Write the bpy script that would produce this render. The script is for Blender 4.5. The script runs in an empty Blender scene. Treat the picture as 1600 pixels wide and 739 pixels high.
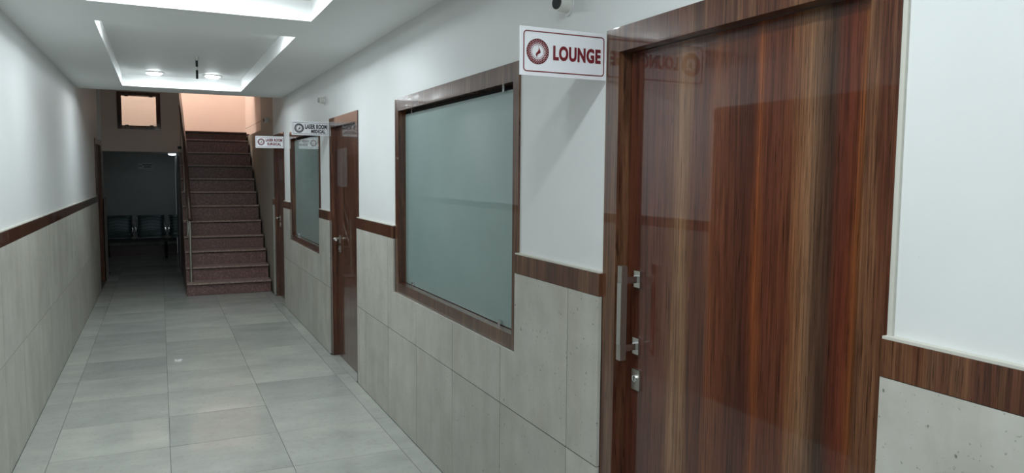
import bpy, bmesh, math, random
from mathutils import Vector, Matrix
random.seed(7)
D = bpy.data; C = bpy.context.scene.collection; S = bpy.context.scene

# ---------------------------------------------------------------- camera
H = 1.6045
yaw, pitch, roll = math.radians(25.3638), math.radians(4.7105), math.radians(0.4447)
F = Vector((math.sin(yaw)*math.cos(pitch), math.cos(yaw)*math.cos(pitch), -math.sin(pitch)))
R = Vector((math.cos(yaw), -math.sin(yaw), 0)); U = R.cross(F)
R2 = R*math.cos(roll)+U*math.sin(roll); U2 = -R*math.sin(roll)+U*math.cos(roll)
cd = D.cameras.new('camera'); cam = D.objects.new('camera', cd); C.objects.link(cam)
cd.sensor_fit = 'HORIZONTAL'; cd.sensor_width = 36; cd.lens = 1159.4/1600*36
cd.clip_start = .05; cd.clip_end = 100
M4 = Matrix((R2, U2, -F)).transposed().to_4x4(); M4.translation = Vector((0, 0, H))
cam.matrix_world = M4
S.camera = cam

# ---------------------------------------------------------------- world, exposure
w = D.worlds.new('world'); S.world = w; w.use_nodes = True
w.node_tree.nodes['Background'].inputs[0].default_value = (.84, .95, 1.0, 1)
w.node_tree.nodes['Background'].inputs[1].default_value = 0.36
S.view_settings.view_transform = 'Standard'; S.view_settings.look = 'None'
S.view_settings.gamma = 1; S.view_settings.use_curve_mapping = False
S.view_settings.exposure = 0.0
DOWN_W = 6.8          # each recessed downlight
LAMP_COL = (.86, .96, 1.0)
WARM_COL = (1.0, .94, .88)

# ---------------------------------------------------------------- layout constants
XR, XC, XL = 1.3358, 1.35, -.758          # right tile face, casing face, left tile face
XPR, XPL = 1.358, -.780                    # plaster faces
ZC, ZT = 2.51, 2.63                        # ceiling soffit, tray ceiling
YE = 9.36                                  # end of the corridor ceiling
Y0 = -3.0
Z1, Z2, Z3 = 1.275, 1.197, .600            # rail top, rail bottom, tile joint
XD = 1.400                                 # door leaf face

# ---------------------------------------------------------------- helpers
def box(bm, x0, x1, y0, y1, z0, z1):
    vs = [bm.verts.new((x, y, z)) for z in (z0, z1) for y in (y0, y1) for x in (x0, x1)]
    for f in ((0,2,3,1),(4,5,7,6),(0,1,5,4),(2,6,7,3),(0,4,6,2),(1,3,7,5)):
        bm.faces.new([vs[i] for i in f])
def BX(*a):
    bm = bmesh.new(); box(bm, *a); return bm
def bev(bm, w, seg=1):
    bmesh.ops.bevel(bm, geom=[e for e in bm.edges if e.calc_face_angle(0) > .5], offset=w, segments=seg, affect='EDGES', clamp_overlap=True); return bm
def cyl(bm, p, q, r, seg=16, r2=None, cap=True):
    p, q = Vector(p), Vector(q); d = q-p
    m = Matrix.Translation((p+q)/2) @ d.to_track_quat('Z', 'Y').to_matrix().to_4x4()
    bmesh.ops.create_cone(bm, cap_ends=cap, segments=seg, radius1=r, radius2=r if r2 is None else r2, depth=d.length, matrix=m)
def tube(bm, pts, r, seg=10):
    pts = [Vector(p) for p in pts]; rings = []
    for i, p in enumerate(pts):
        t = (pts[min(i+1, len(pts)-1)]-pts[max(i-1, 0)]).normalized()
        a = t.cross(Vector((0, 0, 1)) if abs(t.z) < .95 else Vector((0, 1, 0))).normalized(); b = t.cross(a)
        rings.append([bm.verts.new(p+(a*math.cos(k*2*math.pi/seg)+b*math.sin(k*2*math.pi/seg))*r) for k in range(seg)])
    for i in range(len(rings)-1):
        for k in range(seg):
            bm.faces.new((rings[i][k], rings[i][(k+1)%seg], rings[i+1][(k+1)%seg], rings[i+1][k]))
    bm.faces.new(rings[0][::-1]); bm.faces.new(rings[-1])
def wl(o):
    v = Vector(o.location)
    while o.parent: o = o.parent; v += Vector(o.location)
    return v
def obj(name, bm, mat, parent=None, origin=None, smooth=False, bevel=0, seg=1):
    if bevel: bev(bm, bevel, seg)
    bmesh.ops.recalc_face_normals(bm, faces=bm.faces)
    if origin is None:
        n = len(bm.verts); xs = [v.co for v in bm.verts]
        origin = Vector(((min(c.x for c in xs)+max(c.x for c in xs))/2, (min(c.y for c in xs)+max(c.y for c in xs))/2, min(c.z for c in xs)))
    origin = Vector(origin)
    for v in bm.verts: v.co -= origin
    me = D.meshes.new(name); bm.to_mesh(me); bm.free()
    if smooth:
        for p in me.polygons: p.use_smooth = True
    me.materials.append(mat)
    o = D.objects.new(name, me); C.objects.link(o); o.location = origin
    if parent: o.parent = parent; o.location = origin-wl(parent)
    return o
def empty(name, loc):
    o = D.objects.new(name, None); C.objects.link(o); o.location = loc; o.empty_display_size = .1; return o
def tag(o, label=None, cat=None, group=None, kind=None):
    if label: o['label'] = label
    if cat: o['category'] = cat
    if group: o['group'] = group
    if kind: o['kind'] = kind
    return o
def autosmooth(o):
    for p in o.data.polygons: p.use_smooth = True
    m = o.modifiers.new('ws', 'EDGE_SPLIT'); m.split_angle = .7
    return o

# ---------------------------------------------------------------- materials
def lin(c): return tuple(((v/255)/12.92 if v/255 <= .04045 else ((v/255+.055)/1.055)**2.4) for v in c)
class NT:
    def __init__(s, name):
        s.m = D.materials.new(name); s.m.use_nodes = True; s.t = s.m.node_tree; s.b = s.t.nodes['Principled BSDF']
    def n(s, t, **k):
        x = s.t.nodes.new(t)
        for a, v in k.items(): setattr(x, a, v)
        return x
    def l(s, a, b): s.t.links.new(a, b)
    def noise(s, vec, scale, detail=3, rough=.5):
        x = s.n('ShaderNodeTexNoise'); x.inputs['Scale'].default_value = scale; x.inputs['Detail'].default_value = detail; x.inputs['Roughness'].default_value = rough
        if vec is not None: s.l(vec, x.inputs['Vector'])
        return x.outputs['Fac']
    def map(s, vec, sc=(1,1,1), loc=(0,0,0)):
        x = s.n('ShaderNodeMapping'); x.inputs['Scale'].default_value = sc; x.inputs['Location'].default_value = loc; s.l(vec, x.inputs['Vector']); return x.outputs[0]
    def ramp(s, fac, stops, interp='LINEAR'):
        x = s.n('ShaderNodeValToRGB'); r = x.color_ramp; r.interpolation = interp
        while len(r.elements) > 1: r.elements.remove(r.elements[-1])
        r.elements[0].position = stops[0][0]; r.elements[0].color = (*lin(stops[0][1]), 1)
        for p, c in stops[1:]:
            e = r.elements.new(p); e.color = (*lin(c), 1)
        s.l(fac, x.inputs['Fac']); return x.outputs['Color']
    def mix(s, a, b, fac, mode='MIX'):
        x = s.n('ShaderNodeMix', data_type='RGBA', blend_type=mode)
        for v, i in ((fac, 0), (a, 6), (b, 7)):
            if isinstance(v, (int, float)): x.inputs[i].default_value = v
            elif isinstance(v, tuple): x.inputs[i].default_value = (*lin(v), 1)
            else: s.l(v, x.inputs[i])
        return x.outputs[2]
    def math(s, op, a, b=0.):
        x = s.n('ShaderNodeMath', operation=op)
        for v, i in ((a, 0), (b, 1)):
            if isinstance(v, (int, float)): x.inputs[i].default_value = v
            else: s.l(v, x.inputs[i])
        return x.outputs[0]
    def bump(s, h, strength, dist=.001):
        x = s.n('ShaderNodeBump'); x.inputs['Strength'].default_value = strength; x.inputs['Distance'].default_value = dist
        s.l(h, x.inputs['Height']); s.l(x.outputs[0], s.b.inputs['Normal'])
    def col(s, c):
        if isinstance(c, tuple): s.b.inputs['Base Color'].default_value = (*lin(c), 1)
        else: s.l(c, s.b.inputs['Base Color'])
    def set(s, **k):
        for a, v in k.items():
            a = a.replace('_', ' ')
            if isinstance(v, (int, float)): s.b.inputs[a].default_value = v
            else: s.l(v, s.b.inputs[a])
    def coords(s, rnd=True):
        tc = s.n('ShaderNodeTexCoord').outputs['Object']
        if not rnd: return tc
        oi = s.n('ShaderNodeObjectInfo').outputs['Random']
        a = s.n('ShaderNodeVectorMath', operation='SCALE'); a.inputs[0].default_value = (31., 57., 43.); s.l(oi, a.inputs['Scale'])
        b = s.n('ShaderNodeVectorMath', operation='ADD'); s.l(tc, b.inputs[0]); s.l(a.outputs[0], b.inputs[1])
        return b.outputs[0]
    def rand(s): return s.n('ShaderNodeObjectInfo').outputs['Random']
def plain(name, c, rough=.5, metal=0., **k):
    t = NT(name); t.col(c); t.set(Roughness=rough, Metallic=metal, **k); return t.m
def plaster(name, c, amp=4):
    t = NT(name); v = t.coords(False)
    f = t.noise(v, 1.6, 4)
    a = tuple(max(0, x-amp) for x in c); b = tuple(min(255, x+amp//2) for x in c)
    cc = t.ramp(f, [(.3, a), (.7, b)])
    # a few scuffs
    s1 = t.noise(t.map(v, (1, 9, 5)), 1.4, 3, .7)
    sc = t.ramp(s1, [(.76, (255, 255, 255)), (.80, (226, 226, 222))])
    t.col(t.mix(cc, sc, 1., 'MULTIPLY')); t.set(Roughness=.55)
    t.bump(t.noise(v, 60, 4), .12, .002); return t.m
M = {}
M['plaster'] = plaster('white_wall_paint', (217, 219, 218))
M['ceiling'] = plaster('ceiling_paint', (240, 242, 241), 2)
M['beige'] = plaster('beige_wall_paint', (228, 211, 200), 4)
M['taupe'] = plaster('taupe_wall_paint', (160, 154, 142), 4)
M['putty'] = plaster('putty', (196, 194, 184), 8)
M['concrete'] = plain('concrete', (120, 112, 104), .8)
M['grout'] = plain('grout', (48, 46, 42), .9)
M['grout_pale'] = plain('pale_grout', (112, 110, 103), .9)
M['groutf'] = plain('floor_grout', (70, 68, 62), .8)
M['dark'] = plain('dark_gap', (14, 12, 11), .8)
M['steel'] = plain('brushed_steel', (196, 194, 188), .32, 1.)
M['chrome'] = plain('chrome', (215, 215, 215), .12, 1.)
M['white_plastic'] = plain('white_plastic', (222, 222, 216), .4)
M['black'] = plain('black_plastic', (14, 15, 16), .35)
M['bench'] = plain('bench_plate', (66, 78, 82), .35, .6)
M['bench_dark'] = plain('bench_beam_paint', (22, 24, 25), .5)
M['board'] = plain('sign_board', (236, 238, 242), .25)
M['ink_red'] = plain('maroon_print', (116, 26, 36), .4)
M['ink_black'] = plain('black_print', (24, 22, 24), .4)
M['rail_wood'] = plain('handrail_varnish', (74, 52, 42), .35)

def wood(name, stops=None, axis_scale=1.0):
    t = NT(name); v = t.coords(stops is None)
    sep = t.n('ShaderNodeSeparateXYZ'); t.l(v, sep.inputs[0])
    wob = t.noise(t.map(v, (3, 7, .9)), 1.5, 4, .6)
    if stops:
        y = t.math('ADD', sep.outputs['Y'], t.math('MULTIPLY', t.math('SUBTRACT', wob, .5), .055))
        base = t.ramp(y, stops)
    else:
        f = t.noise(t.map(v, (6, 10*axis_scale, .3)), 1., 3, .6)
        base = t.ramp(f, [(.25, (70, 42, 33)), (.36, (96, 55, 40)), (.45, (116, 74, 53)), (.51, (96, 55, 40)), (.58, (130, 92, 66)), (.65, (102, 62, 45)), (.76, (78, 52, 40))])
    fine = t.noise(t.map(v, (60, 190, 3.)), 1., 5, .8)
    mid = t.noise(t.map(v, (30, 40, 1.6)), 1., 4, .65)
    g = t.mix(base, t.ramp(fine, [(.32, (128, 116, 112)), (.5, (222, 218, 215)), (.66, (255, 255, 255))]), 1., 'MULTIPLY')
    g = t.mix(g, t.ramp(mid, [(.33, (140, 115, 108)), (.5, (235, 230, 228)), (.68, (255, 250, 240))]), .7, 'MULTIPLY')
    pores = t.noise(t.map(v, (90, 260, 7)), 1., 3, .6)
    g = t.mix(g, t.ramp(pores, [(.60, (255, 255, 255)), (.66, (96, 76, 68))]), .8, 'MULTIPLY')
    t.col(g); t.set(Roughness=.3, IOR=1.45, Coat_Weight=.9, Coat_Roughness=.03, Specular_IOR_Level=.3)
    t.bump(t.noise(t.map(v, (3, 5, 3)), 1., 2), .25, .0012)
    return t.m
M['wood'] = wood('walnut_laminate')
M['wood_rail'] = wood('rail_walnut_laminate', None, .62)
# bands of the lounge door leaf, from its hinge side (0) to its lock side (.95)
LB = [(0, (92, 64, 46)), (.03, (102, 72, 50)), (.045, (144, 86, 48)), (.06, (126, 68, 42)), (.085, (108, 54, 38)), (.11, (92, 50, 37)),
      (.128, (80, 58, 46)), (.15, (92, 68, 53)), (.175, (122, 93, 73)), (.20, (154, 116, 86)), (.235, (140, 95, 65)), (.25, (118, 70, 48)),
      (.29, (112, 64, 45)), (.335, (108, 60, 43)), (.35, (130, 74, 44)), (.360, (150, 84, 47)), (.370, (122, 68, 43)), (.39, (92, 50, 38)), (.42, (92, 54, 41)),
      (.47, (108, 62, 44)), (.53, (132, 80, 54)), (.57, (98, 55, 41)), (.62, (110, 66, 48)), (.65, (148, 110, 79)), (.69, (158, 120, 90)), (.715, (128, 88, 66)),
      (.74, (116, 72, 57)), (.80, (110, 64, 52)), (.87, (100, 55, 43)), (.92, (108, 60, 44)), (.95, (112, 62, 44))]
M['wood_lounge'] = wood('streaked_walnut_laminate', LB)

def wall_tile():
    t = NT('wall_tile_stone'); v = t.coords(True)
    f = t.noise(v, 5, 6, .6); r = t.rand()
    c = t.ramp(f, [(.25, (174, 172, 163)), (.5, (188, 186, 178)), (.75, (199, 197, 189))])
    st = t.noise(t.map(v, (2, 6, 1)), 1.2, 4, .6)
    c = t.mix(c, t.ramp(st, [(.35, (222, 218, 208)), (.6, (255, 255, 255))]), .45, 'MULTIPLY')
    pit = t.noise(v, 62, 2, .5)
    c = t.mix(c, t.ramp(pit, [(.25, (120, 116, 108)), (.31, (255, 255, 255))]), .75, 'MULTIPLY')
    p2 = t.noise(v, 130, 1, .5)
    c = t.mix(c, t.ramp(p2, [(.72, (255, 255, 255)), (.78, (150, 146, 138))]), .5, 'MULTIPLY')
    t.col(t.mix(c, t.ramp(r, [(0, (244, 244, 244)), (1, (255, 255, 255))]), 1., 'MULTIPLY'))
    t.set(Roughness=.42); t.bump(t.noise(v, 40, 5), .2, .001); return t.m
M['wall_tile'] = wall_tile()
def floor_tile():
    t = NT('floor_tile_ceramic'); v = t.coords(True)
    f = t.noise(t.map(v, (1, 1.6, 1)), 2.2, 6, .6)
    c = t.ramp(f, [(.25, (166, 169, 165)), (.5, (180, 182, 177)), (.75, (192, 193, 187))])
    d = t.noise(v, 34, 4, .7)
    c = t.mix(c, t.ramp(d, [(.3, (228, 226, 220)), (.45, (255, 255, 255))]), .6, 'MULTIPLY')
    t.col(t.mix(c, t.ramp(t.rand(), [(0, (232, 234, 234)), (1, (255, 255, 253))]), 1., 'MULTIPLY'))
    t.set(Roughness=.24, IOR=1.33, Coat_Weight=.18, Coat_Roughness=.02, Coat_IOR=1.35)
    sp = t.n('ShaderNodeSeparateXYZ'); t.l(t.coords(False), sp.inputs[0])      # tiles are very slightly cushioned
    t.bump(t.math('MULTIPLY', t.math('MULTIPLY', sp.outputs['Y'], sp.outputs['Y']), -1.), 1., .03); return t.m
M['floor_tile'] = floor_tile()
def granite(name, base, k=1.):
    t = NT(name); v = t.coords(True)
    f = t.noise(v, 55, 3, .7)
    c = t.ramp(f, [(.30, tuple(int(x*.72) for x in base)), (.45, base), (.56, tuple(min(255, int(x*1.06)) for x in base)), (.68, tuple(min(255, int(x*1.4)) for x in base))])
    g = t.noise(v, 160, 2, .6)
    c = t.mix(c, t.ramp(g, [(.3, (190, 184, 180)), (.5, (255, 255, 255))]), .5, 'MULTIPLY')
    t.col(c); t.set(Roughness=.35); return t.m
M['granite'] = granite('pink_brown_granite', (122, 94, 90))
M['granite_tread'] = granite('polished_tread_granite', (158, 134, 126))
M['granite_dark'] = granite('dark_brown_granite', (78, 54, 48))
def glassback():
    t = NT('frosted_pane'); v = t.coords(False)
    c = t.ramp(t.noise(v, 1.5, 3), [(.3, (128, 150, 146)), (.7, (138, 159, 155))])
    t.col(c); t.set(Roughness=.5, Coat_Weight=1., Coat_Roughness=.03, Coat_IOR=1.5); return t.m
M['pane'] = glassback()
def clear(name, rough=.02, tint=(235, 240, 240)):
    t = NT(name); t.col(tint); t.set(Roughness=rough, Transmission_Weight=1., IOR=1.45); return t.m
M['clear'] = clear('clear_glass')
def film():
    t = NT('wrinkled_film'); v = t.coords(False)
    t.col((235, 238, 240)); t.set(Roughness=.12, Alpha=.14, Coat_Weight=1., Coat_Roughness=.08, IOR=1.6, Specular_IOR_Level=1.)
    t.bump(t.noise(t.map(v, (1, 9, 4)), 5, 4, .6), 1., .02); return t.m
M['film'] = film()
def emit(name, c, s):
    t = NT(name); t.col(c); t.b.inputs['Emission Color'].default_value = (*lin(c), 1); t.set(Emission_Strength=s); return t.m
M['led'] = emit('led_diffuser', (244, 252, 255), 60.)
M['led_dim'] = emit('led_diffuser_dim', (240, 250, 255), 2.5)
M['warm_led'] = emit('warm_diffuser', (255, 226, 196), 8.)

# ---------------------------------------------------------------- rectangles minus openings
def cut(rects, h):
    out = []
    for (a0, a1, b0, b1) in rects:
        c0, c1, d0, d1 = h
        if c1 <= a0 or c0 >= a1 or d1 <= b0 or d0 >= b1: out.append((a0, a1, b0, b1)); continue
        if c0 > a0: out.append((a0, c0, b0, b1))
        if c1 < a1: out.append((c1, a1, b0, b1))
        m0, m1 = max(a0, c0), min(a1, c1)
        if d0 > b0: out.append((m0, m1, b0, d0))
        if d1 < b1: out.append((m0, m1, d1, b1))
    return out
def minus(r, holes):
    rs = [r]
    for h in holes: rs = cut(rs, h)
    return [r for r in rs if r[1]-r[0] > .004 and r[3]-r[2] > .004]

# openings: outer casing rectangles (y0, y1, z0, z1) in the right wall
DOORS = {1: (1.0356, 2.1264, 0, 2.083), 2: (5.570, 6.600, 0, 2.083), 3: (9.255, 10.13, 0, 2.10)}
WINS = {1: (2.791, 4.586, .854, 2.076), 2: (7.045, 8.795, .845, 2.074)}
CW = .066
def inner(o, door):
    return (o[0]+(.0735 if door else CW-.01), o[1]-.0744, o[2] if door else o[2]+CW, o[3]-.079)
outer = list(DOORS.values())+list(WINS.values())
inn0 = [inner(o, True) for o in DOORS.values()]+[inner(o, False) for o in WINS.values()]

inn = [(a-.03, b+.03, c-(.03 if c > 0 else 0), d+.03) for a, b, c, d in inn0]

# ---------------------------------------------------------------- right wall
YR_END = 13.95
def panel_mesh(x0, x1, rects):
    bm = bmesh.new()
    for (a, b, c, d) in rects: box(bm, x0, x1, a, b, c, d)
    return bm
wr = obj('wall_right', panel_mesh(XPR, XPR+.14, minus((Y0, 10.19, 0, 5.2), inn)), M['plaster'], origin=(XPR, 0, 0))
tag(wr, 'long white plastered corridor wall with tiled dado, doors and windows, on the right', 'wall', kind='structure')
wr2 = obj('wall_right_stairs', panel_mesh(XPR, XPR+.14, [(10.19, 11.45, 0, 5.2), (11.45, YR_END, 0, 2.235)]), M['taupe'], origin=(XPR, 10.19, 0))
tag(wr2, 'taupe plastered wall section along the right side of the stairs', 'wall', kind='structure')
# tile courses (tile, two high) with real joints
def tiles_on(parent, xf, sgn, ys, zs, holes, y0, y1):
    for i in range(len(ys)-1):
        a, b = max(ys[i], y0), min(ys[i+1], y1)
        if b-a < .01: continue
        for (c, d) in zs:
            rs = minus((a+.0019, b-.0019, c+.0019, d-.0019), holes)
            if not rs: continue
            bm = bmesh.new(); off = random.uniform(0, .0006)
            for r in rs: box(bm, *sorted((xf+sgn*off, xf+sgn*.012)), *r)
            if len(rs) == 1: bev(bm, .0009)
            obj('tile', bm, M['wall_tile'], parent, origin=(xf, (a+b)/2, c))
YS = [4.7181+.5949*k for k in range(-13, 11)]
YST = 10.19
tiles_on(wr, XR, 1, YS, [(0.0, .600), (.600, Z2)], outer, Y0, YST)
obj('grout_bed', panel_mesh(XR+.0014, XPR+.001, minus((Y0, YST, 0, Z2), [(a-.008, b+.008, c-(.008 if c > 0 else 0), d+.008) for a, b, c, d in outer])), M['grout'], wr)
def segs(y0, y1, z0, z1, holes):
    return [r for r in minus((y0, y1, z0, z1), holes)]
def rail(parent, xf, sgn, y0, y1, za, zb, holes):
    for (a, b, c, d) in sorted(segs(y0, y1, za, zb, holes)):
        if b-a < .02: continue
        obj('dado_rail', BX(*sorted((xf, xf+sgn*.0215)), a, b, c, d), M['wood_rail'], parent, bevel=.0008)
        obj('rail_ledge', BX(*sorted((xf+sgn*.002, xf+sgn*.0225)), a, b, zb+.0002, zb+.006), M['putty'], parent)
# join rects across z first: rail zone lies fully above window bottoms, so pieces are whole
rail(wr, XR, 1, Y0, YST, Z2, Z1, outer)

# ---------------------------------------------------------------- left wall
YLD = (11.43, 12.52)
DD = (2.40, 4.20, 0, 2.09)            # wide double door opposite the lounge, just outside the frame
holesL = [(YLD[0], YLD[1], 0, 2.06), DD]
wlft = obj('wall_left', panel_mesh(XPL-.14, XPL, minus((Y0, 13.1, 0, 5.2), [(YLD[0]+.05, YLD[1]-.05, 0, 2.01), (DD[0]+.07, DD[1]-.07, 0, 2.02)])), M['plaster'], origin=(XPL, 0, 0))
tag(wlft, 'long white plastered corridor wall with tiled dado on the left', 'wall', kind='structure')
tiles_on(wlft, XL, -1, [4.6+.5949*k-.02 for k in range(-13, 16)], [(0, .600), (.600, 1.209)], holesL, Y0, 13.1)
obj('grout_bed', panel_mesh(XPL-.001, XL-.0014, minus((Y0, 13.1, 0, 1.209), holesL)), M['grout_pale'], wlft)
rail(wlft, XL, -1, Y0, YLD[0], 1.209, 1.285, holesL)
obj('plaster_pilaster', BX(XPL-.01, XL+.012, 12.16, 12.34, 2.062, 5.2), M['plaster'], wlft)

# ---------------------------------------------------------------- floor
fl = obj('floor', BX(-3.0, 1.5, Y0, 16.3, -.12, -.0035), M['groutf'], origin=(0, 0, -.12))
tag(fl, 'grey glossy tiled corridor floor', 'floor', kind='structure')
FX = [-.5998-.611*k for k in range(3, 0, -1)]+[-.5998, .011, .6213, 1.2338, 1.3355]
FY = [4.0924+.5954*k for k in range(-12, 22)]
for i in range(len(FX)-1):
    for j in range(len(FY)-1):
        xs = [(FX[i], FX[i+1])]; y0, y1 = FY[j], FY[j+1]; yc = (y0+y1)/2
        if y1 > 16.12: y1 = 16.1
        if y1-y0 < .03 or y0 < Y0: continue
        a, b = FX[i], FX[i+1]
        if y0 < 13.1: a = max(a, XL+.001)
        if yc > 10.5 and a > .2: continue
        if b-a < .01: continue
        rs = minus((a+.0013, b-.0013, y0+.0013, y1-.0013), [(.282, 1.4, 10.475, 16.3)])
        if not rs: continue
        bm = bmesh.new()
        for r in rs: box(bm, r[0], r[1], r[2], r[3], -.01, 0)
        if len(rs) == 1: bev(bm, .0008)
        o = obj('tile', bm, M['floor_tile'], fl, origin=((a+b)/2, yc, 0))
        o.rotation_euler = (random.gauss(0, .0011), random.gauss(0, .0006), 0)
# thresholds under the doors (floor in the recesses)
for d in DOORS.values(): obj('threshold', BX(1.336, 1.47, d[0]+.06, d[1]-.06, -.01, -.0005), M['floor_tile'], fl)

# ---------------------------------------------------------------- ceiling with trays
TX = (-.327, .843)
TRAYS = [(5.17, 8.87), (.9, 4.60), (-2.95, .33)]
rs = minus((XPL, XPR, Y0, YE), [(TX[0], TX[1], a, b) for a, b in TRAYS])
bm = bmesh.new()
for r in rs: box(bm, *r, ZC, ZT)
box(bm, XPL, XPR, Y0, YE, ZT, 2.9)
ce = obj('ceiling', bm, M['ceiling'], origin=(0, 0, ZC))
tag(ce, 'white gypsum false ceiling with long recessed trays', 'ceiling', kind='structure')
def downlight(x, y, z, r, mat, power, label, col=LAMP_COL, group=None):
    t = empty('downlight', (x, y, z-.012)); tag(t, label, 'ceiling light', group)
    bm = bmesh.new(); cyl(bm, (x, y, z-.010), (x, y, z-.0005), r+.010, 32, r+.012)
    obj('trim_ring', bm, M['white_plastic'], t)
    bm = bmesh.new(); bmesh.ops.create_uvsphere(bm, u_segments=32, v_segments=12, radius=r, matrix=Matrix.Translation((x, y, z-.010)) @ Matrix.Diagonal((1, 1, .30, 1)))
    bmesh.ops.bisect_plane(bm, geom=bm.verts[:]+bm.edges[:]+bm.faces[:], plane_co=(x, y, z-.0095), plane_no=(0, 0, 1), clear_outer=True)
    obj('diffuser', bm, mat, t, smooth=True)
    ld = D.lights.new('lamp', 'AREA'); ld.shape = 'DISK'; ld.size = 2*r; ld.energy = power; ld.color = col
    lo = D.objects.new('lamp', ld); C.objects.link(lo); lo.parent = t; lo.location = (0, 0, -.024)
    return t
k = 0
names = {0: 'far tray, beside the stairs end', 1: 'middle tray above the lounge sign', 2: 'rear tray behind the viewer'}
for ti, (a, b) in enumerate(TRAYS):
    for yy, ys_ in ((b-.32, 'far'), (a+.36, 'near')):
        for xx, s_ in ((-.02, 'left'), (.535, 'right')):
            lab = f'round white downlight lit in the {("far", "middle", "rear")[ti]} ceiling tray, {s_} one of its {ys_} pair'
            downlight(xx, yy, ZT, .073, M['led'], DOWN_W, lab, group='round ceiling downlights')

# hanging rod
rod = empty('hanging_rod', (.327, 7.27, 2.44)); tag(rod, 'short black rod with a pale band hanging from the far ceiling tray', 'rod')
bm = bmesh.new(); cyl(bm, (.327, 7.27, 2.44), (.327, 7.27, 2.60), .0105, 12); obj('rod', bm, M['black'], rod)
bm = bmesh.new(); cyl(bm, (.327, 7.27, 2.517), (.327, 7.27, 2.545), .012, 12); obj('band', bm, M['white_plastic'], rod)
bm = bmesh.new(); cyl(bm, (.327, 7.27, 2.60), (.327, 7.27, 2.63), .014, 16, .02); obj('ceiling_cup', bm, M['steel'], rod)

# ---------------------------------------------------------------- doors
def casing_frame(parent, o, i, door, xf=XC, sgn=1, depth=.055, mat=None):
    mat = mat or M['wood']
    x = lambda a, b: sorted((xf+sgn*a, xf+sgn*b))
    zb = o[2] if door else i[2]
    obj('casing', BX(*x(0, depth), o[0], i[0], o[2], o[3]), mat, parent, bevel=.0012)
    obj('casing', BX(*x(0, depth), i[1], o[1], o[2], o[3]), mat, parent, bevel=.0012)
    obj('casing', BX(*x(0.0003, depth), i[0], i[1], i[3], o[3]), mat, parent, bevel=.001)
    if not door: obj('casing', BX(*x(0.0003, depth), i[0], i[1], o[2], i[2]), mat, parent, bevel=.001)
def lever(parent, y, z, sgn_y=-1, x=XD):
    h = obj('lever_handle', bev(BX(x-.006, x, y-.02, y+.02, z-.035, z+.035), .002), M['steel'], parent)
    bm = bmesh.new(); cyl(bm, (x-.006, y, z+.005), (x-.05, y, z+.005), .009, 12)
    tube(bm, [(x-.048, y, z+.005), (x-.052, y+sgn_y*.03, z+.004), (x-.050, y+sgn_y*.115, z-.002)], .0085, 10)
    obj('lever', bm, M['steel'], h, smooth=True)
    k_ = obj('lock_plate', bev(BX(x-.006, x, y-.018, y+.018, z-.115, z-.055), .002), M['steel'], parent)
    bm = bmesh.new(); cyl(bm, (x-.012, y, z-.085), (x-.0055, y, z-.085), .008, 12); obj('keyhole', bm, M['chrome'], k_)
def door(n, label, group=None):
    o = DOORS[n]; i = inner(o, True)
    d = empty(f'door_{n}', (XC, (o[0]+o[1])/2, 0)); tag(d, label, 'door', group, 'structure')
    casing_frame(d, o, i, True)
    lf = obj('leaf', BX(XD, XD+.035, i[0]+.002, i[1]-.003, .006, i[3]-.002), M['wood_lounge'] if n == 1 else M['wood'], d, origin=(XD, i[0], 0), bevel=.001)
    # jamb linings behind the casing, closing the recess
    obj('jamb', BX(XC+.055, XPR+.139, i[1], i[1]+.04, 0, i[3]), M['wood'], d)
    obj('jamb', BX(XC+.055, XPR+.139, i[0]-.04, i[0], 0, i[3]), M['wood'], d)
    obj('jamb', BX(XC+.055, XPR+.139, i[0], i[1], i[3], i[3]+.04), M['wood'], d)
    return d, i
d1, i1 = door(1, 'large streaked walnut door with square chrome pull, nearest the viewer under the LOUNGE sign')
# square pull handle
hy = 1.982
pull = obj('pull_handle', bev(BX(XD-.078, XD-.056, hy-.012, hy+.012, 1.012, 1.318), .003, 2), M['steel'], d1)
bm = BX(XD-.079, XD-.0785, hy-.0115, hy+.0115, 1.062, 1.262); obj('polished_face', bm, M['chrome'], pull)
for z in (1.272, 1.052):
    bm = BX(XD-.056, XD-.010, hy-.009, hy+.009, z-.011, z+.011); obj('standoff', bm, M['chrome'], pull, bevel=.0015)
    bm = BX(XD-.012, XD-.0002, hy-.017, hy+.017, z-.027, z+.027); obj('rose', bm, M['chrome'], pull, bevel=.002)
lp = obj('lock_plate', BX(XD-.008, XD-.0002, 1.962, 2.006, .905, .973), M['steel'], d1, bevel=.002)
bm = bmesh.new(); cyl(bm, (XD-.014, 1.984, .944), (XD-.0078, 1.984, .944), .011, 20); obj('keyhole', bm, M['chrome'], lp)
bm = BX(XD-.0148, XD-.0139, 1.9825, 1.9855, .937, .951); obj('key_slot', bm, M['black'], lp)
for (ya, yb) in ((DOORS[1][0]-.011, DOORS[1][0]), (DOORS[1][1], DOORS[1][1]+.005)):
    obj('putty_bead', BX(XC+.0015, XPR+.002, ya, yb, Z1+.004, 2.083), M['putty'], d1)
d2, i2 = door(2, 'walnut door with lever handle between the two frosted windows, under the LASER ROOM MEDICAL sign')
lever(d2, i2[1]-.07, 1.04)
d3, i3 = door(3, 'walnut door at the far end of the right wall, beside the stairs')
lever(d3, i3[1]-.07, 1.03)
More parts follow.
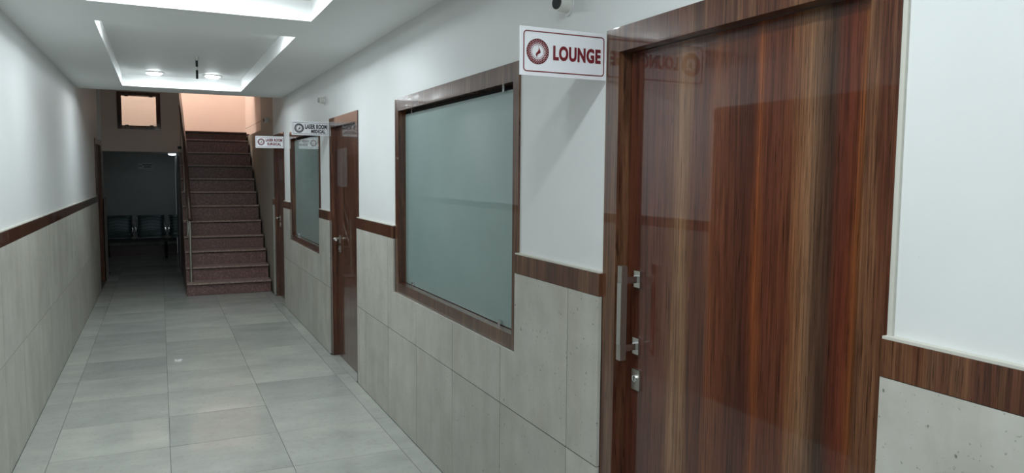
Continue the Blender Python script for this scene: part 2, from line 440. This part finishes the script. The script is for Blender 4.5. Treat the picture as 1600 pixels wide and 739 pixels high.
# protective film left on doors
def filmpatch(parent, x, y0, y1, z0, z1, n=14):
    bm = bmesh.new(); g = [[bm.verts.new((x-random.uniform(0, .003), y0+(y1-y0)*a/n+random.uniform(-.004, .004), z0+(z1-z0)*b/6+random.uniform(-.006, .006))) for b in range(7)] for a in range(n+1)]
    for a in range(n):
        for b in range(6): bm.faces.new((g[a][b], g[a+1][b], g[a+1][b+1], g[a][b+1]))
    return tag(obj('film', bm, M['film'], parent, smooth=True), 'crinkled clear protective film')
filmpatch(d2, XD-.002, 6.12, 6.50, 1.50, 1.82)
filmpatch(d3, XD-.002, 9.62, 9.98, 1.52, 1.78)

# door on the left beyond the dado, and the wide door opposite the lounge
def left_door(n, r, label, leaves, depth=.045):
    d = empty(f'door_{n}', (XL, (r[0]+r[1])/2, 0)); tag(d, label, 'door', None, 'structure')
    cwid = .07; ii = (r[0]+cwid, r[1]-cwid, 0, r[3]-.07)
    casing_frame(d, r, ii, True, XL-.012, -1, .05)
    wd = (ii[1]-ii[0])/leaves
    for q in range(leaves):
        obj('leaf', BX(XL-.10, XL-.065, ii[0]+q*wd+.002, ii[0]+(q+1)*wd-.002, .006, ii[3]-.002), M['wood'], d, bevel=.001)
    obj('jamb', BX(XL-.162, XL-.062, ii[0]-.05, ii[0], 0, ii[3]), M['wood'], d)
    obj('jamb', BX(XL-.162, XL-.062, ii[1], ii[1]+.05, 0, ii[3]), M['wood'], d)
    return d
left_door(4, (YLD[0], YLD[1], 0, 2.06), 'dark wooden door in the left wall beside the waiting area', 1)
left_door(5, DD, 'wide double walnut door opposite the lounge door, seen only as a reflection', 2)

# ---------------------------------------------------------------- windows
def window(n, label):
    o = WINS[n]; i = inner(o, False)
    wn = empty(f'window_{n}', (XC, (o[0]+o[1])/2, o[2])); tag(wn, label, 'window', None, 'structure')
    casing_frame(wn, o, i, False)
    p = obj('pane', BX(XD-.004, XD+.004, i[0]+.002, i[1]-.004, i[2]+.003, i[3]-.020), M['pane'], wn, origin=(XD, i[0], i[2]))
    obj('backing', BX(XD+.006, XD+.02, i[0]-.01, i[1]+.01, i[2]-.01, i[3]+.01), M['dark'], wn)
    for (y, z, s) in ((i[0]+.17, i[3], -1), (i[1]-.17, i[3], -1), (i[0]+.2, i[2], 1), (i[1]-.17, i[2], 1)):
        bm = BX(XD-.018, XD-.0045, y-.011, y+.011, *sorted((z, z+s*.026))); c = obj('glass_clip', bm, M['chrome'], p, bevel=.002)
    return wn, i
w1, wi1 = window(1, 'large walnut-framed frosted window between the LASER ROOM MEDICAL door and the lounge door')
w2, wi2 = window(2, 'smaller-looking far walnut-framed frosted window just before the last right-hand door')
filmpatch(w1, XC-.001, 4.10, 4.53, 2.005, 2.06, 18)
bm = BX(XC-.0015, XC-.0005, 4.02, 4.50, 1.997, 2.004); tag(obj('film', bm, M['film'], w1), 'crinkled clear protective film')
filmpatch(w2, XD-.006, 8.5, 8.7, 1.55, 1.8, 8)

# ---------------------------------------------------------------- signs
def text_mesh(s, size, bold, mat, parent, x0, x1, zc, y, height):
    """letters fitted between x0..x1 and centred on zc, facing -y"""
    cu = D.curves.new('lettering', 'FONT'); cu.body = s; cu.size = 1; cu.offset = bold; cu.extrude = .004; cu.resolution_u = 4
    cu.space_character = 1.10
    o = D.objects.new('t', cu); C.objects.link(o); bpy.context.view_layer.update()
    me = D.meshes.new_from_object(o.evaluated_get(bpy.context.evaluated_depsgraph_get())); D.objects.remove(o)
    bm = bmesh.new(); bm.from_mesh(me); D.meshes.remove(me)
    xs = [v.co.x for v in bm.verts]; ys = [v.co.y for v in bm.verts]
    sx = (x1-x0)/(max(xs)-min(xs)); sz = height/(max(ys)-min(ys)); mx, my = min(xs), (min(ys)+max(ys))/2
    for v in bm.verts:
        v.co = Vector((x0+(v.co.x-mx)*sx, y-.0012 if v.co.z > 0 else y-.0002, zc+(v.co.y-my)*sz))
    return obj('lettering', bm, mat, parent)
def ring(bm, cx, cz, y, r0, r1, a0=0, a1=2*math.pi, seg=40):
    vs = []
    for k in range(seg+1):
        a = a0+(a1-a0)*k/seg
        vs.append((bm.verts.new((cx+r0*math.cos(a), y, cz+r0*math.sin(a))), bm.verts.new((cx+r1*math.cos(a), y, cz+r1*math.sin(a)))))
    for k in range(seg): bm.faces.new((vs[k][0], vs[k][1], vs[k+1][1], vs[k+1][0]))
def border(bm, x0, x1, z0, z1, y, r, t):
    def loop(q):
        pts = []; rr = max(r-q, .001)
        for cx, cz, a in ((x1-r, z1-r, 0), (x0+r, z1-r, 90), (x0+r, z0+r, 180), (x1-r, z0+r, 270)):
            for s in range(7):
                t_ = math.radians(a+s*15); pts.append(bm.verts.new((cx+rr*math.cos(t_), y, cz+rr*math.sin(t_))))
        return pts
    A, B = loop(0), loop(t)
    for k in range(len(A)): bm.faces.new((A[k], A[(k+1)%len(A)], B[(k+1)%len(B)], B[k]))
def solid(bm, d=.0008):
    r = bmesh.ops.extrude_face_region(bm, geom=bm.faces[:]); 
    for g in r['geom']:
        if isinstance(g, bmesh.types.BMVert): g.co.y += d
    return bm
def sign(y, x0, x1, z0, z1, lines, ink, label, radius=.012):
    s = empty('wall_sign', (x1, y, z0)); tag(s, label, 'sign', 'projecting room signs')
    obj('board', BX(x0, x1, y-.0015, y+.0015, z0, z1), M['board'], s)
    W, Hh = x1-x0, z1-z0; yf = y-.0016
    bm = bmesh.new(); border(bm, x0+.012, x1-.008, z0+.012, z1-.012, yf-.0008, radius, .0034); obj('border', solid(bm, .0006), ink, s)
    cx, cz = x0+.063, (z0+z1)/2; R0 = .0395
    bm = bmesh.new(); n = 28
    for k in range(n):
        for q, (ra, rb) in enumerate(((.0345, .0395), (.0295, .0345), (.0255, .0295))):
            a = 2*math.pi*(k+(.5 if q % 2 else 0))/n; wdt = 2*math.pi/n*(.80 if q != 2 else .55)
            ring(bm, cx, cz, yf-.0008, ra, rb, a-wdt/2, a+wdt/2, 2)
    ring(bm, cx, cz, yf-.0008, .0380, .0400); ring(bm, cx, cz, yf-.0008, .0245, .0258); ring(bm, cx, cz, yf-.0008, .0205, .0216)
    # flame in the middle
    pts = [(.002, .017), (.0055, .008), (.009, .001), (.0085, -.004), (.003, -.0065), (-.001, -.010), (-.002, -.017), (-.006, -.010), (-.0055, -.005), (-.001, -.001), (.0025, .004), (.0035, .010)]
    vs = [bm.verts.new((cx+a*1.12, yf-.0008, cz+b*1.12)) for a, b in pts]; bm.faces.new(vs)
    obj('emblem', solid(bm, .0006), ink, s)
    for (t_, a, b, zc, h) in lines: text_mesh(t_, 1, .045, ink, s, x0+a*W, x0+b*W, z0+zc*Hh, yf, h)
    return s
sign(2.134, 1.033, 1.352, 1.921, 2.073, [('LOUNGE', .372, .930, .50, .047)], M['ink_red'],
     'white projecting sign with maroon round emblem reading LOUNGE, nearest the viewer')
sign(6.625, 1.036, 1.352, 1.937, 2.057, [('LASER ROOM', .36, .945, .63, .040), ('MEDICAL', .52, .90, .29, .030)], M['ink_black'],
     'white projecting sign with black lettering LASER ROOM MEDICAL above the middle door', .003)
sign(9.235, 1.030, 1.350, 1.905, 2.045, [('LASER ROOM', .355, .945, .67, .036), ('SURGICAL', .41, .90, .34, .034)], M['ink_red'],
     'white projecting sign with maroon lettering LASER ROOM SURGICAL, farthest along the wall', .004)

# ---------------------------------------------------------------- wall stubs (round conduit outlets)
def stub(y, z, label, tilt=0):
    s = empty('conduit_stub', (XPR, y, z)); tag(s, label, 'conduit', 'round conduit stubs high on the right wall')
    bm = bmesh.new(); cyl(bm, (XPR+.002, y, z), (XPR-.055, y-.012, z), .030, 24, .027)
    o = obj('collar', bm, M['white_plastic'], s); autosmooth(o)
    bm = bmesh.new(); cyl(bm, (XPR-.050, y-.011, z), (XPR-.0575, y-.0128, z), .0235, 24); obj('bore', bm, M['black'], s)
    bm = bmesh.new(); cyl(bm, (XPR+.002, y, z), (XPR-.006, y, z), .040, 24); obj('flange', bm, M['plaster'], s)
stub(2.40, 2.222, 'white conduit stub with black bore high above the LOUNGE sign, cut by the frame top')
stub(6.82, 2.262, 'small white conduit stub with black bore above the LASER ROOM MEDICAL sign')
stub(10.67, 2.327, 'tiny white conduit stub with black bore near the stairs')

# ---------------------------------------------------------------- stairs
ZS = [.165, .348, .541, .724, .923, 1.132, 1.330, 1.524, 1.727, 1.933, 2.142, 2.284]
YN = [10.47+.25*i for i in range(12)]
XS0, XS1 = .282, 1.334
st = empty('staircase', ((XS0+XS1)/2, YN[0], 0)); tag(st, 'pink-brown granite staircase of twelve steps rising at the end of the corridor', 'staircase')
bm = bmesh.new()
for i in range(12):
    y1 = YN[i+1] if i < 11 else 13.7
    box(bm, XS0+.014, XS1-.002, YN[i]+.03, y1+.0301 if i < 11 else y1, 0, ZS[i]-.024)
obj('stair_core', bm, M['bench_dark'], st)  # near-black core stands in for the shadow line under each tread nosing
for i in range(12):
    zb = 0 if i == 0 else ZS[i-1]
    y1 = (YN[i+1]+.031) if i < 11 else 13.7
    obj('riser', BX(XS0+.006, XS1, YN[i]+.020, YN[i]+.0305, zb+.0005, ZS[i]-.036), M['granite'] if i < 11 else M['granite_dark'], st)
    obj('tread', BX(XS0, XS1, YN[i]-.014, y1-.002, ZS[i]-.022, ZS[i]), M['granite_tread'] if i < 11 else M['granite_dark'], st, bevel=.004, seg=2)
obj('side_cladding', BX(XS0+.002, XS0+.014, YN[0]+.03, YN[0]+.031+.25*.99, 0, ZS[0]-.0225), M['granite'], st)
for i in range(1, 12):
    obj('side_cladding', BX(XS0+.002, XS0+.0138, YN[i]+.03, (YN[i+1] if i < 11 else 13.45)+.03, 0, ZS[i]-.0225), M['granite'], st)

# railing on the left side
rl = empty('stair_railing', (.345, 10.6, ZS[0])); tag(rl, 'brown handrail on steel posts climbing the open left side of the stairs', 'railing')
XRL = .342
slope = (ZS[11]-ZS[0])/(YN[11]-YN[0])
def zr(y, h): return ZS[0]+h+(y-10.6)*slope
bm = bmesh.new(); tube(bm, [(XRL, 10.56, zr(10.56, .86)), (XRL, 12.0, zr(12.0, .83)), (XRL-.02, 13.3, zr(13.3, .66))], .027, 12); obj('handrail', bm, M['rail_wood'], rl, smooth=True)
for hh in (.60, .34):
    bm = bmesh.new(); tube(bm, [(XRL-.0, 10.6, zr(10.6, hh)), (XRL-.02, 13.3, zr(13.3, hh-.1))], .010, 10); obj('mid_bar', bm, M['steel'], rl, smooth=True)
for i in (0, 3, 6, 9):
    y = YN[i]+.13; b = (0, 0)
    bm = bmesh.new(); cyl(bm, (XRL-.006*i*.3, y, ZS[i]), (XRL-.006*i*.3, y, zr(y, .84 if i < 6 else .74)), .0165, 14)
    cyl(bm, (XRL-.006*i*.3, y, ZS[i]), (XRL-.006*i*.3, y, ZS[i]+.012), .034, 18)
    autosmooth(obj('post', bm, M['steel'], rl))
for i in (9, 11):
    y = YN[i]+.1; bm = BX(XRL-.075, XRL-.01, y-.02, y+.02, zr(y, .12)-.02, zr(y, .12)+.02); obj('clamp', bm, M['bench_dark'], rl, bevel=.004)

# ---------------------------------------------------------------- stairwell shell
YLN = 12.9     # wall over the waiting-area opening
LW = (-.560, .040, 2.268, 2.83)       # opening window outer casing
bm = bmesh.new()
for (a, b, c, d) in minus((XPL, XS0+.03, 1.925, 5.2), [(LW[0]+.06, LW[1]-.06, LW[2]+.05, LW[3]-.05)]): box(bm, a, b, YLN, YLN+.14, c, d)
wf = obj('wall_front', bm, M['beige'], origin=(0, YLN, 0)); tag(wf, 'dim beige wall with a small window above the dark waiting area', 'wall', kind='structure')
w3 = empty('window_3', ((LW[0]+LW[1])/2, YLN, LW[2])); tag(w3, 'small dark-framed interior window high on the beige wall left of the stairs', 'window', kind='structure')
e = .062
for r in ((LW[0], LW[0]+e, LW[2], LW[3]), (LW[1]-e, LW[1], LW[2], LW[3]), (LW[0]+e, LW[1]-e, LW[2], LW[2]+e-.008), (LW[0]+e, LW[1]-e, LW[3]-.05, LW[3])):
    obj('casing', BX(r[0], r[1], YLN-.02, YLN+.09, r[2], r[3]), M['wood'], w3, bevel=.0015)
p3 = obj('pane', BX(LW[0]+e, LW[1]-e, YLN+.045, YLN+.051, LW[2]+.055, LW[3]-.051), M['clear'], w3)
for x in (LW[0]+.13, LW[1]-.13):
    for z, s in ((LW[2]+.054, 1), (LW[3]-.05, -1)):
        obj('glass_clip', BX(x-.025, x+.025, YLN+.02, YLN+.0445, *sorted((z, z+s*.014))), M['bench_dark'], p3)
random.seed(3)
bm = bmesh.new(); g = [[bm.verts.new((LW[1]-.11+.10*a/6, YLN-.022-random.uniform(0, .006), LW[2]-.02+.11*b/6+random.uniform(-.004, .004))) for b in range(7)] for a in range(7)]
for a in range(6):
    for b in range(6):
        if a+1 > 6-b-3: bm.faces.new((g[a][b], g[a+1][b], g[a+1][b+1], g[a][b+1]))
for v in [v for v in bm.verts if not v.link_faces]: bm.verts.remove(v)
tag(obj('film', bm, M['film'], w3, smooth=True), 'crinkled clear film on the frame corner')

wb = obj('wall_back', BX(-2.0, 1.9, 14.3, 14.44, 2.0, 5.2), M['beige'], origin=(0, 14.3, 2.0)); tag(wb, 'bright beige landing wall at the top of the stairs', 'wall', kind='structure')
ws = obj('wall_side', BX(1.43, 1.57, 11.45, 14.3, 2.235, 5.2), M['beige'], origin=(1.43, 11.45, 2.235)); tag(ws, 'beige landing side wall right of the top steps', 'wall', kind='structure')
obj('crack_line', BX(1.4285, 1.4301, 11.46, 14.29, 2.405, 2.411), M['concrete'], ws)
lf = obj('floor_landing', BX(-2.0, XS1+.1, 13.70, 14.3, 2.10, 2.284), M['granite_dark'], origin=(0, 13.7, 2.1)); tag(lf, 'stair landing slab at the top of the stairs', 'floor', kind='structure')
ll = obj('floor_upper', BX(-2.0, .26, 13.04, 13.70, 2.00, 2.262), M['concrete'], origin=(0, 13.1, 2.0)); tag(ll, 'upper floor slab behind the small window', 'floor', kind='structure')
cs = obj('ceiling_stairwell', BX(-2.0, 1.9, YE, 14.44, 5.2, 5.3), M['ceiling'], origin=(0, 12, 5.2)); tag(cs, 'stairwell ceiling high above the steps', 'ceiling', kind='structure')
cl = obj('ceiling_light_shield', BX(XPL-.14, 1.9, YE, 12.95, 2.95, 3.05), M['ceiling'], origin=(0, 10.4, 2.95)); tag(cl, 'unseen ceiling over the stairs, extended to block the landing light', 'ceiling', kind='structure')  # out of view; stretched over the stairs to keep landing light off the steps
wh = obj('wall_light_shield', BX(XS0-.02, 1.9, 12.85, 12.95, 3.05, 5.2), M['beige'], origin=(1, 12.9, 3.05)); tag(wh, 'unseen bulkhead over the upper stairs, added to shut in the landing light', 'wall', kind='structure')  # out of view, added to confine the lamp light to the landing
we = obj('wall_above', BX(XPL, XPR, YE-.12, YE, 2.9, 5.2), M['plaster'], origin=(0, YE, 2.9)); tag(we, 'upper wall standing over the end of the corridor ceiling', 'wall', kind='structure')
wu = obj('wall_landing', BX(-2.0, -1.86, 13.04, 14.3, 2.262, 5.2), M['beige'], origin=(-2, 13.7, 2.262)); tag(wu, 'left side wall of the upper landing', 'wall', kind='structure')
downlight(.25, 13.65, 5.2, .11, M['warm_led'], 105., 'unseen warm lamp added high over the stair landing to light its wall', WARM_COL)  # out of view, put in to brighten the landing wall
downlight(-.9, 13.75, 5.2, .11, M['warm_led'], 36., 'unseen warm lamp added over the upper floor to light the wall behind the small window', WARM_COL)  # second added lamp, unseen; brightens the wall behind the pane

# ---------------------------------------------------------------- waiting area under the landing
wq = obj('wall_waiting', BX(-3.0, XS0, 16.1, 16.24, 0, 2.1), M['plaster'], origin=(0, 16.1, 0)); tag(wq, 'dim white rear wall of the waiting area under the landing', 'wall', kind='structure')
wk = obj('wall_waiting_side', BX(-3.0, -2.88, 13.1, 16.1, 0, 2.1), M['plaster'], origin=(-3, 14, 0)); tag(wk, 'left side wall of the waiting area', 'wall', kind='structure')
wj = obj('wall_waiting_return', BX(-2.88, XPL-.14, 13.0, 13.1, 0, 2.1), M['plaster'], origin=(-2, 13, 0)); tag(wj, 'short return wall left of the waiting area opening', 'wall', kind='structure')
wz = obj('wall_under_stairs', BX(XS0+.002, XS0+.10, 13.72, 16.1, 0, 1.96), M['plaster'], origin=(XS0, 14, 0)); tag(wz, 'right side wall of the waiting area under the stairs', 'wall', kind='structure')
cq = obj('ceiling_waiting', BX(-3.0, XS0, 13.04, 16.24, 1.965, 2.0), M['ceiling'], origin=(0, 14, 1.965)); tag(cq, 'low dark ceiling of the waiting area', 'ceiling', kind='structure')
gl = downlight(.222, 15.2, 1.965, .06, M['led_dim'], .5, 'small bright domed lamp on the low ceiling of the waiting area')
bm = bmesh.new(); bmesh.ops.create_uvsphere(bm, u_segments=20, v_segments=10, radius=.07, matrix=Matrix.Translation((.222, 15.2, 1.948)) @ Matrix.Diagonal((1, 1, .42, 1)))
obj('dome', bm, M['led_dim'], gl, smooth=True)
bbm = BX(-2.88, XS0, 16.075, 16.0995, 0, .20)
bb = obj('baseboard_back', bbm, M['granite_dark'], bevel=.002); tag(bb, 'dark stone skirting along the waiting area rear wall', 'baseboard', kind='structure')

# three-seat perforated steel bench
bx, by = -.285, 15.55
bn = empty('waiting_bench', (bx, by, 0)); tag(bn, 'dark three-seat perforated steel waiting bench against the rear wall', 'bench')
obj('beam', BX(bx-.86, bx+.54, by-.03, by+.03, .30, .36), M['bench_dark'], bn, bevel=.005)
for x in (bx-.62, bx+.36):
    bm = bmesh.new()
    tube(bm, [(x, by-.28, .02), (x, by-.2, .05), (x, by, .12), (x, by+.2, .05), (x, by+.26, .02)], .02, 8); tube(bm, [(x, by, .1), (x, by, .31)], .025, 8)
    obj('leg', bm, M['bench_dark'], bn, smooth=True)
def shell(bm, x0, x1):
    prof = [(-.24, .395), (-.225, .415), (-.15, .412), (-.02, .395), (.10, .388), (.16, .40), (.20, .44), (.225, .52), (.25, .62), (.275, .72), (.29, .775), (.305, .79), (.32, .785)]
    rows = []
    for k, (a, z) in enumerate(prof):
        rows.append([bm.verts.new((x0+(x1-x0)*u/6, by+a-.008*math.sin(math.pi*u/6)*0+.010*abs(u-3)/3, z)) for u in range(7)])
    for k in range(len(rows)-1):
        for u in range(6): bm.faces.new((rows[k][u], rows[k][u+1], rows[k+1][u+1], rows[k+1][u]))
def perf():
    t = NT('perforated_steel'); v = t.coords(False)
    vo = t.n('ShaderNodeTexVoronoi'); vo.inputs['Scale'].default_value = 70; vo.inputs['Randomness'].default_value = 0; t.l(v, vo.inputs['Vector'])
    t.col(t.ramp(vo.outputs['Distance'], [(.3, (18, 22, 24)), (.36, (120, 136, 140))])); t.set(Metallic=.5, Roughness=.35); return t.m
M['perf'] = perf()
for k in range(3):
    xc = bx-.445+.553*(k); x0, x1 = xc-.225, xc+.225
    bm = bmesh.new(); shell(bm, x0, x1)
    se = obj('seat', bm, M['perf'], bn, smooth=True); m = se.modifiers.new('solid', 'SOLIDIFY'); m.thickness = .006
    for s in (-1, 1):
        xx = xc+s*.232; bm = bmesh.new()
        tube(bm, [(xx, by+.30, .79), (xx, by+.27, .70), (xx, by+.225, .52), (xx, by+.19, .42), (xx, by+.10, .385), (xx, by-.22, .41), (xx, by-.25, .39)], .011, 8)
        obj('side_frame', bm, M['chrome'], bn, smooth=True)
    for s in (-1, 1):
        xx = xc+s*.25; bm = bmesh.new()
        tube(bm, [(xx, by+.21, .47), (xx, by+.17, .60), (xx, by+.10, .625), (xx, by-.15, .62), (xx, by-.19, .58), (xx, by-.17, .42)], .010, 8)
        obj('armrest', bm, M['chrome'], bn, smooth=True)

# small sign on the rear wall
s = empty('notice_plate', (-.247, 16.1, 1.67)); tag(s, 'small white notice with indistinct dark lettering on the waiting area rear wall', 'sign')
obj('board', BX(-.372, -.122, 16.092, 16.0995, 1.668, 1.785), M['board'], s)
bm = bmesh.new()
random.seed(5)
box(bm, -.365, -.30, 16.0905, 16.0925, 1.722, 1.735)
x = -.292
while x < -.14:
    ww = random.uniform(.012, .024); box(bm, x, x+ww, 16.0905, 16.0925, 1.742, 1.765); x += ww+.006
x = -.275
while x < -.15:
    ww = random.uniform(.012, .022); box(bm, x, x+ww, 16.0905, 16.0925, 1.700, 1.726); x += ww+.005
obj('lettering', bm, M['ink_black'], s)
